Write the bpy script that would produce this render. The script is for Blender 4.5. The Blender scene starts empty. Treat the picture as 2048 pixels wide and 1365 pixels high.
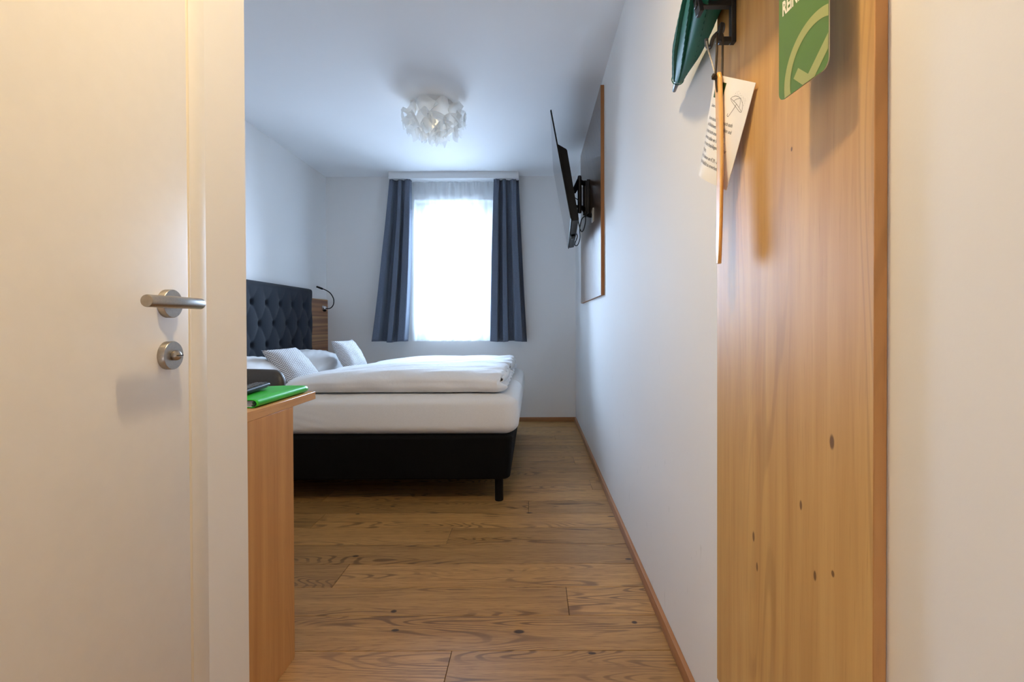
import bpy, bmesh, math, random
from mathutils import Vector, Matrix, Euler
random.seed(7)
C = bpy.context.scene.collection
PI = math.pi
H = 2.5                      # room height
XR, XL, YB = 0.43, -2.11, 5.225   # right wall, left wall of the bedroom, window wall
XH, YP = -0.685, 1.222       # hallway left wall, where the hallway opens into the bedroom

# ------------------------------------------------------------------ materials
class NT:
    def __init__(s, name):
        s.m = bpy.data.materials.new(name); s.m.use_nodes = True
        s.t = s.m.node_tree; s.t.nodes.clear()
        s.out = s.t.nodes.new('ShaderNodeOutputMaterial')
    def n(s, typ, **kw):
        o = s.t.nodes.new(typ)
        for k, v in kw.items(): setattr(o, k, v)
        return o
    def set(s, sock, v):
        if isinstance(v, bpy.types.NodeSocket): s.t.links.new(v, sock)
        elif isinstance(v, bpy.types.Node): s.t.links.new(v.outputs[0], sock)
        elif v is not None:
            if sock.type == 'RGBA' and len(v) == 3: v = (*v, 1)
            sock.default_value = v
    def math(s, op, a, b=None, c=None, clamp=False):
        o = s.n('ShaderNodeMath', operation=op, use_clamp=clamp)
        s.set(o.inputs[0], a)
        if b is not None: s.set(o.inputs[1], b)
        if c is not None: s.set(o.inputs[2], c)
        return o.outputs[0]
    def vmath(s, op, a, b=None):
        o = s.n('ShaderNodeVectorMath', operation=op)
        s.set(o.inputs[0], a)
        if b is not None: s.set(o.inputs[1], b)
        return o.outputs[0]
    def mix(s, f, a, b, blend='MIX'):
        o = s.n('ShaderNodeMix', data_type='RGBA', blend_type=blend)
        s.set(o.inputs[0], f); s.set(o.inputs[6], a); s.set(o.inputs[7], b)
        return o.outputs[2]
    def noise(s, vec, scale, detail=2, rough=.5, dist=0):
        o = s.n('ShaderNodeTexNoise')
        s.set(o.inputs['Vector'], vec); o.inputs['Scale'].default_value = scale
        o.inputs['Detail'].default_value = detail; o.inputs['Roughness'].default_value = rough
        o.inputs['Distortion'].default_value = dist
        return o.outputs[0]
    def ramp(s, f, *stops):
        o = s.n('ShaderNodeValToRGB'); e = o.color_ramp.elements
        while len(e) < len(stops): e.new(.5)
        for k, (p, c) in zip(e, stops):
            k.position = p; k.color = c if len(c) == 4 else (*c, 1)
        s.set(o.inputs[0], f)
        return o.outputs[0]
    def smooth(s, v, a, b):
        o = s.n('ShaderNodeMapRange', interpolation_type='SMOOTHSTEP')
        s.set(o.inputs[0], v); o.inputs[1].default_value = a; o.inputs[2].default_value = b
        return o.outputs[0]
    def obj(s): return s.n('ShaderNodeTexCoord').outputs['Object']
    def xyz(s, v):
        o = s.n('ShaderNodeSeparateXYZ'); s.set(o.inputs[0], v); return o.outputs
    def comb(s, x, y, z):
        o = s.n('ShaderNodeCombineXYZ')
        for i, v in enumerate((x, y, z)): s.set(o.inputs[i], v)
        return o.outputs[0]
    def bump(s, h, strength=.2, dist=.001):
        o = s.n('ShaderNodeBump'); s.set(o.inputs['Height'], h)
        o.inputs['Strength'].default_value = strength; o.inputs['Distance'].default_value = dist
        return o.outputs[0]
    def bsdf(s, color, rough=.5, metal=0, normal=None, **kw):
        b = s.n('ShaderNodeBsdfPrincipled')
        s.set(b.inputs['Base Color'], color); s.set(b.inputs['Roughness'], rough)
        s.set(b.inputs['Metallic'], metal)
        if normal is not None: s.set(b.inputs['Normal'], normal)
        for k, v in kw.items(): s.set(b.inputs[k.replace('_', ' ')], v)
        s.t.links.new(b.outputs[0], s.out.inputs[0])
        return b
    def end(s, shader): s.t.links.new(shader.outputs[0] if isinstance(shader, bpy.types.Node) else shader, s.out.inputs[0]); return s.m

def srgb(r, g, b):
    f = lambda c: (c/12.92 if c <= .04045 else ((c+.055)/1.055)**2.4)
    return tuple(f(c/255) for c in (r, g, b))

def plain(name, col, rough=.5, metal=0, grain=None, **kw):
    t = NT(name); nrm = None; c = col
    v = t.obj()
    if grain:
        sc, st, dist, var = grain
        n = t.noise(v, sc, 3)
        nrm = t.bump(n, st, dist)
        c = t.mix(t.smooth(n, .3, .7), tuple(x*(1-var) for x in col), tuple(min(1, x*(1+var)) for x in col))
    t.bsdf(c, rough, metal, nrm, **kw)
    return t.m

def paint_wall(name, col, scuffs=False):
    t = NT(name); v = t.obj()
    n = t.noise(v, 160, 3); big = t.noise(v, 1.3, 2)
    c = t.mix(t.smooth(big, .35, .65), tuple(x*.985 for x in col), col)
    if scuffs:       # faint rubbing marks left by luggage, low on the wall
        x, y, z = t.xyz(v)
        s = t.noise(t.comb(t.math('MULTIPLY', y, 9), t.math('MULTIPLY', t.math('ADD', z, t.math('MULTIPLY', y, .35)), 2.2), 0.0), 5, 2, .6, .4)
        m = t.smooth(s, .68, .76)
        low = t.math('SUBTRACT', 1.0, t.smooth(z, .5, 1.15))
        far = t.smooth(y, 1.1, 1.4)
        c = t.mix(t.math('MULTIPLY', t.math('MULTIPLY', m, low), t.math('MULTIPLY', far, .35)), c, tuple(x*.62 for x in col))
    t.bsdf(c, .75, 0, t.bump(n, .12, .0008))
    return t.m

def knots(t, a, b, spots):
    """mask of small dark knots at (a, b, ra, rb)"""
    acc = None
    for (pa, pb, ra, rb) in spots:
        da = t.math('DIVIDE', t.math('SUBTRACT', a, pa), ra)
        db = t.math('DIVIDE', t.math('SUBTRACT', b, pb), rb)
        d = t.math('ADD', t.math('MULTIPLY', da, da), t.math('MULTIPLY', db, db))
        k = t.math('SUBTRACT', 1.0, t.smooth(d, .35, 1.3))
        acc = k if acc is None else t.math('MAXIMUM', acc, k)
    return acc

def oak_floor():
    t = NT('floor_oak'); x, y, z = t.xyz(t.obj())
    at = t.n('ShaderNodeAttribute', attribute_name='plank').outputs['Color']
    r, g, b = t.xyz(at)
    ox = t.math('ADD', x, t.math('MULTIPLY', r, 37)); oy = t.math('ADD', y, t.math('MULTIPLY', g, 23))
    fig = t.noise(t.comb(t.math('MULTIPLY', ox, 1.1), t.math('MULTIPLY', oy, 7.5), t.math('MULTIPLY', b, 9)), 1.0, 1.5, .45, .25)
    band = t.math('SINE', t.math('MULTIPLY', fig, 175))
    line = t.smooth(band, .15, .95)
    amp = t.smooth(t.noise(t.comb(t.math('MULTIPLY', ox, 1.4), t.math('MULTIPLY', oy, 9), 3.1), 1.0, 1), .40, .62)
    fine = t.noise(t.comb(t.math('MULTIPLY', ox, 14), t.math('MULTIPLY', oy, 320), r), 1, 3, .6)
    med = t.noise(t.comb(t.math('MULTIPLY', ox, 2.2), t.math('MULTIPLY', oy, 42), b), 1, 3, .55)
    base = t.mix(med, srgb(142, 102, 54), srgb(202, 156, 94))
    tone = t.math('ADD', .77, t.math('MULTIPLY', b, .30))
    base = t.mix(1.0, base, t.comb(tone, tone, tone), 'MULTIPLY')
    base = t.mix(t.math('MULTIPLY', t.math('MULTIPLY', line, amp), .68), base, srgb(78, 48, 20))
    base = t.mix(t.math('MULTIPLY', t.smooth(fine, .48, .70), .55), base, srgb(88, 56, 26))
    k = knots(t, x, y, [(a, b, ra*.62, rb*.55) for a, b, ra, rb in [(-.775, 2.80, .022, .017), (-.93, 2.69, .02, .016), (-.025, 2.70, .03, .014), (.40, 2.645, .035, .012),
                        (-.77, 2.20, .024, .017), (.40, 2.165, .024, .016), (-.49, 1.775, .018, .018), (-.455, 1.665, .022, .014),
                        (.175, 1.545, .022, .011), (.335, 1.705, .016, .016), (-.05, 1.655, .03, .02)]])
    base = t.mix(t.math('MULTIPLY', k, .92), base, srgb(38, 20, 10))
    h = t.math('SUBTRACT', t.math('MULTIPLY', fine, .5), t.math('MULTIPLY', t.math('MULTIPLY', line, amp), .4))
    t.bsdf(base, t.math('ADD', .36, t.math('MULTIPLY', fine, .16)), 0, t.bump(h, .25, .0006), Specular_IOR_Level=.45)
    return t.m

def oak_board(name, along, cross, light, dark, spots=(), rough=.38, fig_amp=.35, coat=0, seed=0., lean=0.0, spec=.5):
    """oak laminate; along / cross are axis letters of the object's own space"""
    t = NT(name); v = t.xyz(t.obj()); ix = {'x': 0, 'y': 1, 'z': 2}
    a, c = v[ix[along]], v[ix[cross]]
    if lean: c = t.math('ADD', c, t.math('MULTIPLY', a, lean))
    P = lambda sa, sc, s: t.comb(t.math('MULTIPLY', a, sa), t.math('MULTIPLY', c, sc), seed + s)
    fig = t.noise(P(.75, 6.5, 0.), 1, 1.5, .45, .2)
    line = t.smooth(t.math('SINE', t.math('MULTIPLY', fig, 95)), .3, .95)
    amp = t.smooth(t.noise(P(.9, 6, 4.), 1, 1), .42, .64)
    med = t.noise(P(1.2, 26, 2.), 1, 3, .55)
    fine = t.noise(P(9, 260, 1.), 1, 3, .6)
    base = t.mix(t.smooth(med, .12, .88), dark, light)
    base = t.mix(t.math('MULTIPLY', t.math('MULTIPLY', line, amp), fig_amp), base, tuple(k*.6 for k in dark))
    base = t.mix(t.math('MULTIPLY', t.smooth(fine, .55, .75), .3), base, tuple(k*.62 for k in dark))
    if spots:
        base = t.mix(t.math('MULTIPLY', knots(t, a, c, spots), .75), base, srgb(78, 44, 20))
    t.bsdf(base, t.math('ADD', rough, t.math('MULTIPLY', fine, .1)), 0, t.bump(fine, .12, .0004), Coat_Weight=coat, Coat_Roughness=.3, Specular_IOR_Level=spec)
    return t.m

def striped_panel():
    """horizontal boards of mixed brown tones behind the bed"""
    t = NT('brown_board'); x, y, z = t.xyz(t.obj())
    n1 = t.noise(t.comb(0., t.math('MULTIPLY', y, .15), t.math('MULTIPLY', z, 9)), 1, 2, .5)
    n2 = t.noise(t.comb(2., t.math('MULTIPLY', y, 2), t.math('MULTIPLY', z, 90)), 1, 3)
    c = t.ramp(n1, (.34, srgb(104, 64, 44)), (.43, srgb(172, 122, 78)), (.50, srgb(118, 72, 50)), (.56, srgb(192, 148, 96)), (.66, srgb(128, 84, 58)))
    c = t.mix(t.math('MULTIPLY', n2, .35), c, srgb(92, 60, 40))
    t.bsdf(c, .45, 0, t.bump(n2, .1, .0004))
    return t.m

def cloth(name, col, scale=900, rough=.9, var=.12, sheen=.2, bump=.25, wrinkle=0, spec=.25):
    t = NT(name); v = t.obj()
    n = t.noise(v, scale, 2); m = t.noise(v, scale*.12, 3)
    c = t.mix(t.smooth(t.math('ADD', t.math('MULTIPLY', n, .6), t.math('MULTIPLY', m, .4)), .35, .65), tuple(k*(1-var) for k in col), tuple(min(1, k*(1+var)) for k in col))
    nrm = t.bump(n, bump, .0006)
    if wrinkle:
        w = t.noise(v, 9, 3, .55, .8)
        b2 = t.n('ShaderNodeBump'); t.set(b2.inputs['Height'], w); b2.inputs['Strength'].default_value = wrinkle; b2.inputs['Distance'].default_value = .02
        t.set(b2.inputs['Normal'], nrm); nrm = b2.outputs[0]
    t.bsdf(c, rough, 0, nrm, Sheen_Weight=sheen, Specular_IOR_Level=spec)
    return t.m

def patterned_cushion():
    t = NT('cushion_print'); v = t.n('ShaderNodeTexCoord').outputs['UV']
    x, y, z = t.xyz(v)
    zig = t.math('PINGPONG', t.math('MULTIPLY', x, 30), 1.0)
    s = t.math('SINE', t.math('MULTIPLY', t.math('ADD', t.math('MULTIPLY', y, 26), t.math('MULTIPLY', zig, .75)), 2*PI))
    n = t.noise(v, 55, 2)
    m = t.smooth(t.math('ADD', s, t.math('MULTIPLY', t.math('SUBTRACT', n, .5), 1.6)), -.1, .35)
    c = t.mix(m, srgb(228, 228, 230), srgb(128, 122, 120))
    t.bsdf(c, .9, 0, t.bump(t.noise(v, 300, 2), .2, .0005), Sheen_Weight=.2)
    return t.m

def thin_cloth(name, col, transparent, translucent):
    t = NT(name)
    tr = t.n('ShaderNodeBsdfTransparent'); tl = t.n('ShaderNodeBsdfTranslucent'); df = t.n('ShaderNodeBsdfDiffuse')
    tr.inputs[0].default_value = (.97, .985, 1, 1)
    for b in (tl, df): b.inputs[0].default_value = (*col, 1)
    m1 = t.n('ShaderNodeMixShader'); m1.inputs[0].default_value = translucent
    t.t.links.new(df.outputs[0], m1.inputs[1]); t.t.links.new(tl.outputs[0], m1.inputs[2])
    m2 = t.n('ShaderNodeMixShader'); m2.inputs[0].default_value = transparent
    t.t.links.new(m1.outputs[0], m2.inputs[1]); t.t.links.new(tr.outputs[0], m2.inputs[2])
    return t.end(m2)

def window_glass():
    t = NT('window_glass')
    tr = t.n('ShaderNodeBsdfTransparent'); gl = t.n('ShaderNodeBsdfGlossy'); gl.inputs['Roughness'].default_value = .02
    tr.inputs[0].default_value = (.96, .98, .98, 1)
    fr = t.n('ShaderNodeFresnel'); fr.inputs[0].default_value = 1.45
    m = t.n('ShaderNodeMixShader'); t.set(m.inputs[0], fr.outputs[0])
    t.t.links.new(tr.outputs[0], m.inputs[1]); t.t.links.new(gl.outputs[0], m.inputs[2])
    return t.end(m)

def emitter(name, col, strength):
    t = NT(name); e = t.n('ShaderNodeEmission'); e.inputs[0].default_value = (*col, 1); e.inputs[1].default_value = strength
    return t.end(e)

WALL = paint_wall('white_wall_paint', (.80, .79, .775))
WALLR = paint_wall('white_wall_paint_marked', (.80, .79, .775), True)
CEIL = paint_wall('white_ceiling_paint', (.82, .82, .82))
FLOOR = oak_floor()
GROOVE = plain('floor_joint', srgb(40, 24, 12), .8)
SKIRT = oak_board('skirting_oak', 'y', 'z', srgb(172, 124, 82), srgb(146, 100, 62), rough=.42, fig_amp=.1)
SKIRTX = oak_board('skirting_oak_back', 'x', 'z', srgb(172, 124, 82), srgb(146, 100, 62), rough=.42, fig_amp=.1)
COAT = oak_board('coat_panel_oak', 'z', 'y', srgb(210, 168, 104), srgb(182, 136, 76), rough=.44, seed=5., fig_amp=.32, spec=.30,
                 spots=[(-.163+1.0, .708, .011, .006), (.72, .79, .008, .004), (.63, .75, .008, .004), (.655, .705, .005, .004), (.60, .96, .01, .005), (.55, .945, .009, .004), (1.28, .82, .004, .003)])
COATE = oak_board('coat_panel_edge', 'z', 'x', srgb(206, 150, 88), srgb(184, 126, 68), rough=.5, seed=2.)
DESK = oak_board('desk_oak', 'z', 'y', srgb(206, 156, 98), srgb(176, 124, 70), rough=.42, seed=9., fig_amp=.3, spots=[(.46, 1.47, .012, .006), (.30, 1.40, .01, .005), (.25, 1.46, .008, .004)])
DESKT = oak_board('desk_top_oak', 'y', 'z', srgb(208, 162, 108), srgb(182, 132, 82), rough=.4, seed=3., fig_amp=.2)
TVW = oak_board('tv_panel_oak', 'y', 'z', srgb(124, 92, 66), srgb(88, 65, 48), rough=.24, seed=1., lean=-.9, fig_amp=.4, coat=.35)  # oak face; dim reflections of set and ceiling darkened into its base colour
TVE = oak_board('tv_panel_edge_oak', 'z', 'x', srgb(170, 116, 64), srgb(146, 92, 46), rough=.5, seed=6.)
BROWN = striped_panel()
DOOR = plain('door_lacquer', (.80, .765, .70), .38, grain=(30, .03, .0005, .01))
FRAME = plain('door_frame_lacquer', (.80, .77, .705), .4, grain=(30, .03, .0005, .01))
GASKET = plain('door_seal', (.80, .72, .56), .5)
STEEL = plain('brushed_steel', (.44, .405, .36), .36, 1, grain=(220, .05, .0003, .05))
CHROME = plain('chrome', (.8, .8, .82), .12, 1)
BLACKM = plain('black_metal', (.018, .018, .02), .42, .0, grain=(260, .08, .0003, .1))
GREYM = plain('grey_hook', (.10, .105, .115), .4)
BLACKP = plain('black_plastic', (.005, .005, .0055), .5, Specular_IOR_Level=.14)
VENT = plain('vent_plastic', (.05, .055, .06), .45)
SCREEN = plain('tv_screen', (.02, .022, .025), .07, Specular_IOR_Level=.7)
CABLE = plain('black_cable', (.012, .012, .013), .5)
WHITEP = plain('white_plastic', (.78, .78, .77), .4)
PELMET = plain('pelmet_white', (.78, .78, .78), .5)
BOXF = cloth('black_bed_fabric', (.0042, .0036, .0034), 1400, .95, .3, .015, spec=.12)
HEADF = cloth('dark_blue_upholstery', (.0085, .0120, .0195), 1500, .9, .25, .05)
SHEET = cloth('white_sheet', (.80, .80, .795), 1500, .85, .03, .1, .15, .05)
DUVET = cloth('white_duvet_cover', (.84, .84, .84), 1200, .85, .02, .1, .12, .22)
PILLOW = cloth('white_pillowcase', (.84, .84, .84), 1200, .85, .02, .1, .12, .12)
PRINT = patterned_cushion()
CURT = cloth('blue_grey_curtain', (.112, .134, .180), 1100, .9, .16, .12, .3)
SHEER = thin_cloth('sheer_white_voile', (.93, .96, .97), .58, .66)
GLASS = window_glass()
PETAL = thin_cloth('white_lamp_foil', (.95, .95, .93), .20, .52)
PVC = plain('window_frame_white', (.82, .82, .82), .35)
GREEN = plain('green_folder_cover', srgb(42, 178, 38), .38, Specular_IOR_Level=.35)
PAPER = plain('paper_sheets', (.62, .58, .58), .8)
REMOTE = plain('remote_black', (.010, .012, .013), .4, Specular_IOR_Level=.3)
KEYG = plain('remote_keys_grey', (.12, .125, .135), .55)
KEYR = plain('remote_key_red', (.75, .06, .05), .5)
LEATH = plain('brown_black_leather', (.036, .029, .022), .52, grain=(380, .12, .0006, .2))
UMB = plain('green_umbrella_cloth', (.002, .125, .082), .5, grain=(1100, .1, .0003, .1), Specular_IOR_Level=.35)
FERR = plain('umbrella_grey_tip', (.12, .125, .14), .35, .4)
LACE = plain('brown_leather_lace', (.045, .030, .018), .6)
HORN = oak_board('shoehorn_beech', 'z', 'y', srgb(240, 190, 112), srgb(228, 170, 92), rough=.28, fig_amp=.08, coat=.15)
CORD = plain('beaded_cord', (.60, .55, .48), .5)
CARD = plain('laminated_white_card', (.93, .925, .92), .25)
INK = plain('grey_print_ink', (.14, .14, .145), .6)
DGREEN = plain('dark_green_print', (.030, .085, .020), .4)
SIGNG = plain('green_door_hanger', srgb(94, 126, 52), .35)
SIGNL = plain('pale_green_print', srgb(164, 168, 100), .4)
SIGNW = plain('cream_print', srgb(244, 236, 214), .4)
SIGNE = plain('card_edge', srgb(196, 186, 150), .5)
BULB = emitter('warm_bulb', (1.0, .80, .48), 3.5)
LAMPG = emitter('lamp_diffuser_glow', (1.0, .765, .45), 640)

# ------------------------------------------------------------------ mesh helpers
ORG = {}
def obj(name, bm, mat, parent=None, loc=None, angle=40):
    """link bm (built in room coordinates) as one object; the origin goes to loc (or the parent's)"""
    me = bpy.data.meshes.new(name)
    bmesh.ops.recalc_face_normals(bm, faces=bm.faces[:])
    if parent is not None: base = ORG[parent.name]
    else:
        if loc is None:
            xs = [v.co for v in bm.verts]
            loc = Vector(((min(v.x for v in xs)+max(v.x for v in xs))/2, (min(v.y for v in xs)+max(v.y for v in xs))/2, min(v.z for v in xs)))
        base = Vector(loc)
    for v in bm.verts: v.co -= base
    bm.to_mesh(me); bm.free()
    mats = mat if isinstance(mat, (list, tuple)) else [mat]
    for m in mats: me.materials.append(m)
    me.shade_smooth()
    if angle < 179: me.set_sharp_from_angle(angle=math.radians(angle))
    o = bpy.data.objects.new(name, me); C.objects.link(o)
    if parent is not None: o.parent = parent; ORG[o.name] = base
    else: o.location = base; ORG[o.name] = base
    return o
def empty(name, loc):
    o = bpy.data.objects.new(name, None); C.objects.link(o); o.location = loc; o.empty_display_size = .05
    ORG[o.name] = Vector(loc); return o
def tag(o, label, cat, group=None):
    o['label'] = label; o['category'] = cat
    if group: o['group'] = group
    return o
def struct(o): o['kind'] = 'structure'; return o
BM = bmesh.new

def box(bm, x0, x1, y0, y1, z0, z1, bevel=0, seg=2, mi=0):
    vs = [bm.verts.new(p) for p in ((x0,y0,z0),(x1,y0,z0),(x1,y1,z0),(x0,y1,z0),(x0,y0,z1),(x1,y0,z1),(x1,y1,z1),(x0,y1,z1))]
    fs = [bm.faces.new([vs[i] for i in f]) for f in ((0,3,2,1),(4,5,6,7),(0,1,5,4),(1,2,6,5),(2,3,7,6),(3,0,4,7))]
    for f in fs: f.material_index = mi
    if bevel:
        es = list({e for f in fs for e in f.edges})
        bmesh.ops.bevel(bm, geom=es, offset=bevel, segments=seg, affect='EDGES', profile=.5)
    return bm
def obox(bm, c, ax, half, bevel=0, seg=2, mi=0):
    """box in an oriented frame ax = three unit vectors"""
    b2 = BM(); box(b2, -half[0], half[0], -half[1], half[1], -half[2], half[2], bevel, seg, mi)
    M = Matrix((ax[0], ax[1], ax[2])).transposed()
    merge(bm, b2, lambda p: Vector(c) + M @ p); return bm
def merge(bm, b2, fn=lambda p: p):
    mp = {v: bm.verts.new(fn(v.co)) for v in b2.verts}
    for f in b2.faces:
        try:
            g = bm.faces.new([mp[v] for v in f.verts]); g.material_index = f.material_index
        except ValueError: pass
    b2.free()
def frame_of(d):
    d = Vector(d).normalized(); u = d.orthogonal().normalized(); return u, d.cross(u).normalized(), d
def tube(bm, pts, r, n=10, caps=True):
    pts = [Vector(p) for p in pts]; rs = r if isinstance(r, (list, tuple)) else [r]*len(pts)
    prev = None; u = None
    for i, p in enumerate(pts):
        d = (pts[min(i+1, len(pts)-1)] - pts[max(i-1, 0)]).normalized()
        if u is None: u = d.orthogonal().normalized()
        else: u = (u - d*u.dot(d)).normalized()
        w = d.cross(u)
        ring = [bm.verts.new(p + (u*math.cos(2*PI*k/n) + w*math.sin(2*PI*k/n))*rs[i]) for k in range(n)]
        if prev:
            for k in range(n): bm.faces.new((prev[k], prev[(k+1) % n], ring[(k+1) % n], ring[k]))
        elif caps: bm.faces.new(ring[::-1])
        prev = ring
    if caps: bm.faces.new(prev)
    return bm
def smooth_path(pts, k=8):
    pts = [Vector(p) for p in pts]; out = []
    for i in range(len(pts)-1):
        p0, p1, p2, p3 = pts[max(i-1, 0)], pts[i], pts[i+1], pts[min(i+2, len(pts)-1)]
        for j in range(k):
            t = j/k
            out.append(.5*((2*p1) + (p2-p0)*t + (2*p0-5*p1+4*p2-p3)*t*t + (3*p1-p0-3*p2+p3)*t**3))
    return out + [pts[-1]]
def lathe(bm, o, axis, prof, n=32):
    """prof = [(distance along axis, radius)]"""
    u, w, d = frame_of(axis); o = Vector(o); prev = None
    for (s, r) in prof:
        if r < 1e-6: ring = [bm.verts.new(o + d*s)]
        else: ring = [bm.verts.new(o + d*s + (u*math.cos(2*PI*k/n) + w*math.sin(2*PI*k/n))*r) for k in range(n)]
        if prev:
            if len(prev) == 1 and len(ring) > 1:
                for k in range(n): bm.faces.new((prev[0], ring[(k+1) % n], ring[k]))
            elif len(ring) == 1:
                for k in range(n): bm.faces.new((prev[k], prev[(k+1) % n], ring[0]))
            else:
                for k in range(n): bm.faces.new((prev[k], prev[(k+1) % n], ring[(k+1) % n], ring[k]))
        prev = ring
    return bm
def grid(bm, nu, nv, fn, uv=False):
    V = [[bm.verts.new(fn(i/nu, j/nv)) for j in range(nv+1)] for i in range(nu+1)]
    F = []
    for i in range(nu):
        for j in range(nv): F.append(bm.faces.new((V[i][j], V[i+1][j], V[i+1][j+1], V[i][j+1])))
    if uv:
        L = bm.loops.layers.uv.verify()
        for i in range(nu):
            for j in range(nv):
                f = F[i*nv+j]
                for lp, (a, b) in zip(f.loops, ((i, j), (i+1, j), (i+1, j+1), (i, j+1))): lp[L].uv = (a/nu, b/nv)
    return V
def rbox(bm, c, half, r, nm=(12, 12, 6), nb=5, disp=None):
    """rounded box with its own radius per axis; disp(p, d) may move each vertex"""
    c = Vector(c); ax = []
    for k in range(3):
        h, rr = half[k], min(r[k], half[k])
        arc = [rr*math.tan(PI/4*(i/nb)) for i in range(nb+1)]
        s = [-(h-rr) - a for a in reversed(arc)]
        m = [-(h-rr) + 2*(h-rr)*i/nm[k] for i in range(1, nm[k])] if h > rr else []
        s += m + [(h-rr) + a for a in arc]
        if h <= rr: s = [-a for a in reversed(arc)] + arc[1:]
        ax.append(s)
    cache = {}
    def V(i, j, k):
        key = (i, j, k)
        if key not in cache:
            q = [ax[0][i], ax[1][j], ax[2][k]]; d = Vector(); inn = Vector()
            for t in range(3):
                rr = min(r[t], half[t]); m = half[t]-rr
                inn[t] = max(-m, min(m, q[t])); d[t] = (q[t]-inn[t])/rr
            if d.length > 1e-9: d.normalize()
            p = Vector([inn[t] + d[t]*min(r[t], half[t]) for t in range(3)])
            if disp: p = disp(p, d)
            cache[key] = bm.verts.new(c + p)
        return cache[key]
    N = [len(a)-1 for a in ax]
    for a, b, k in ((0, 1, 2), (1, 2, 0), (2, 0, 1)):
        for side in (0, N[k]):
            for i in range(N[a]):
                for j in range(N[b]):
                    q = []
                    for (di, dj) in ((0, 0), (1, 0), (1, 1), (0, 1)):
                        idx = [0, 0, 0]; idx[a] = i+di; idx[b] = j+dj; idx[k] = side; q.append(V(*idx))
                    bm.faces.new(q if side else q[::-1])
    return bm
def wob(x, y, s=1.0, ph=0.):
    return (math.sin(x*7.1*s+1.3+ph) + math.sin(y*8.7*s+.4+ph*2) + math.sin((x+y)*5.3*s+2.1) + math.sin((x-y*1.7)*11.3*s+ph))*.25
def pillow_shape(bm, c, wdir, hdir, W, Hh, T, pinch=.12, n=26, sag=None):
    """stuffed cushion: two seamed sheets; corners drawn out to points; uv mapped"""
    w = Vector(wdir).normalized(); h = Vector(hdir); h = (h - w*h.dot(w)).normalized(); nn = w.cross(h); c = Vector(c)
    def P(u, v, s):
        a, b = 2*u-1, 2*v-1
        e = max(0, (1-a*a)*(1-b*b))
        th = T*.5*e**.42
        aa = a*(1 - pinch*(1-b*b)*abs(a)**3) ; bb = b*(1 - pinch*(1-a*a)*abs(b)**3)
        th *= 1 + .08*wob(a*1.3, b*1.3)
        p = c + w*(aa*W/2) + h*(bb*Hh/2) + nn*(th*s)
        return sag(p, a, b) if sag else p
    V1 = grid(bm, n, n, lambda u, v: P(u, v, 1), True)
    V2 = grid(bm, n, n, lambda u, v: P(u, v, -1), True)
    bmesh.ops.remove_doubles(bm, verts=bm.verts[:], dist=1e-5)
    return bm
def clip(poly, a, b, c):
    """keep the part of a 2-D polygon with a*x + b*y <= c"""
    out = []
    for i in range(len(poly)):
        p, q = poly[i], poly[(i+1) % len(poly)]
        dp, dq = a*p[0]+b*p[1]-c, a*q[0]+b*q[1]-c
        if dp <= 0: out.append(p)
        if dp*dq < 0:
            t = dp/(dp-dq); out.append((p[0]+(q[0]-p[0])*t, p[1]+(q[1]-p[1])*t))
    return out
def text_mesh(body, size, squeeze=1.0, bold=0.):
    """flat letters as 2-D faces: list of polygons in the plane"""
    cu = bpy.data.curves.new('lettering', 'FONT'); cu.body = body; cu.size = size; cu.resolution_u = 2; cu.offset = bold
    o = bpy.data.objects.new('lettering', cu); C.objects.link(o)
    dg = bpy.context.evaluated_depsgraph_get()
    me = bpy.data.meshes.new_from_object(o.evaluated_get(dg))
    polys = [[(me.vertices[i].co.x*squeeze, me.vertices[i].co.y) for i in p.vertices] for p in me.polygons]
    bpy.data.objects.remove(o); bpy.data.curves.remove(cu); bpy.data.meshes.remove(me)
    return polys

# ------------------------------------------------------------------ the room
bm = BM(); PW = .189; Y0 = 1.559
plank = []
known = {-1: [-.253], 1: [.12], 2: [-.77], 4: [-.40], 6: [-.03], 8: [.353], 15: [.185], 0: [.95], 3: [.75], 5: [-1.1], 7: [-1.2], 9: [-.55]}
box(bm, -2.13, XR+.02, -1.30, YB+.02, -.06, -.0025, mi=1)
g = .0007
for k in range(-16, 20):
    y0 = Y0 + PW*k; y1 = y0+PW
    if y1 < -1.3 or y0 > YB: continue
    js = known.get(k, [random.uniform(-1.6, .4)])
    js = sorted(set(js + [j-1.95 for j in js] + [j+1.95 for j in js]))
    xs = [-2.12] + [j for j in js if -2.1 < j < XR] + [XR+.01]
    for xa, xb in zip(xs, xs[1:]):
        n0 = len(bm.faces); bm.faces.ensure_lookup_table()
        b2 = BM(); box(b2, xa+g, xb-g, max(y0, -1.3)+g, min(y1, YB+.01)-g, -.02, 0, .0011, 1)
        plank.append((len(bm.faces), len(b2.faces), (random.random(), random.random(), random.random())))
        merge(bm, b2)
col = bm.loops.layers.float_color.new('plank')
bm.faces.ensure_lookup_table()
for s, n, c in plank:
    for f in bm.faces[s:s+n]:
        for lp in f.loops: lp[col] = (*c, 1)
struct(obj('floor', bm, [FLOOR, GROOVE], loc=(0, 0, 0)))
struct(obj('ceiling', box(BM(), XL-.12, XR+.12, -1.42, YB+.32, H, H+.12), CEIL))
struct(obj('wall_right', box(BM(), XR, XR+.12, -1.42, YB, -.06, H), WALLR, loc=(0, 0, 0)))
struct(obj('wall_left', box(BM(), XL-.12, XL, YP-.12, YB, -.06, H), WALL))
WX0, WX1, WZ0, WZ1 = -1.213, -.405, .835, 2.262
bm = BM()
for a in ((XL-.12, WX0, -.06, H), (WX1, XR+.12, -.06, H), (WX0, WX1, -.06, WZ0), (WX0, WX1, WZ1, H)):
    box(bm, a[0], a[1], YB, YB+.32, a[2], a[3])
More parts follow.
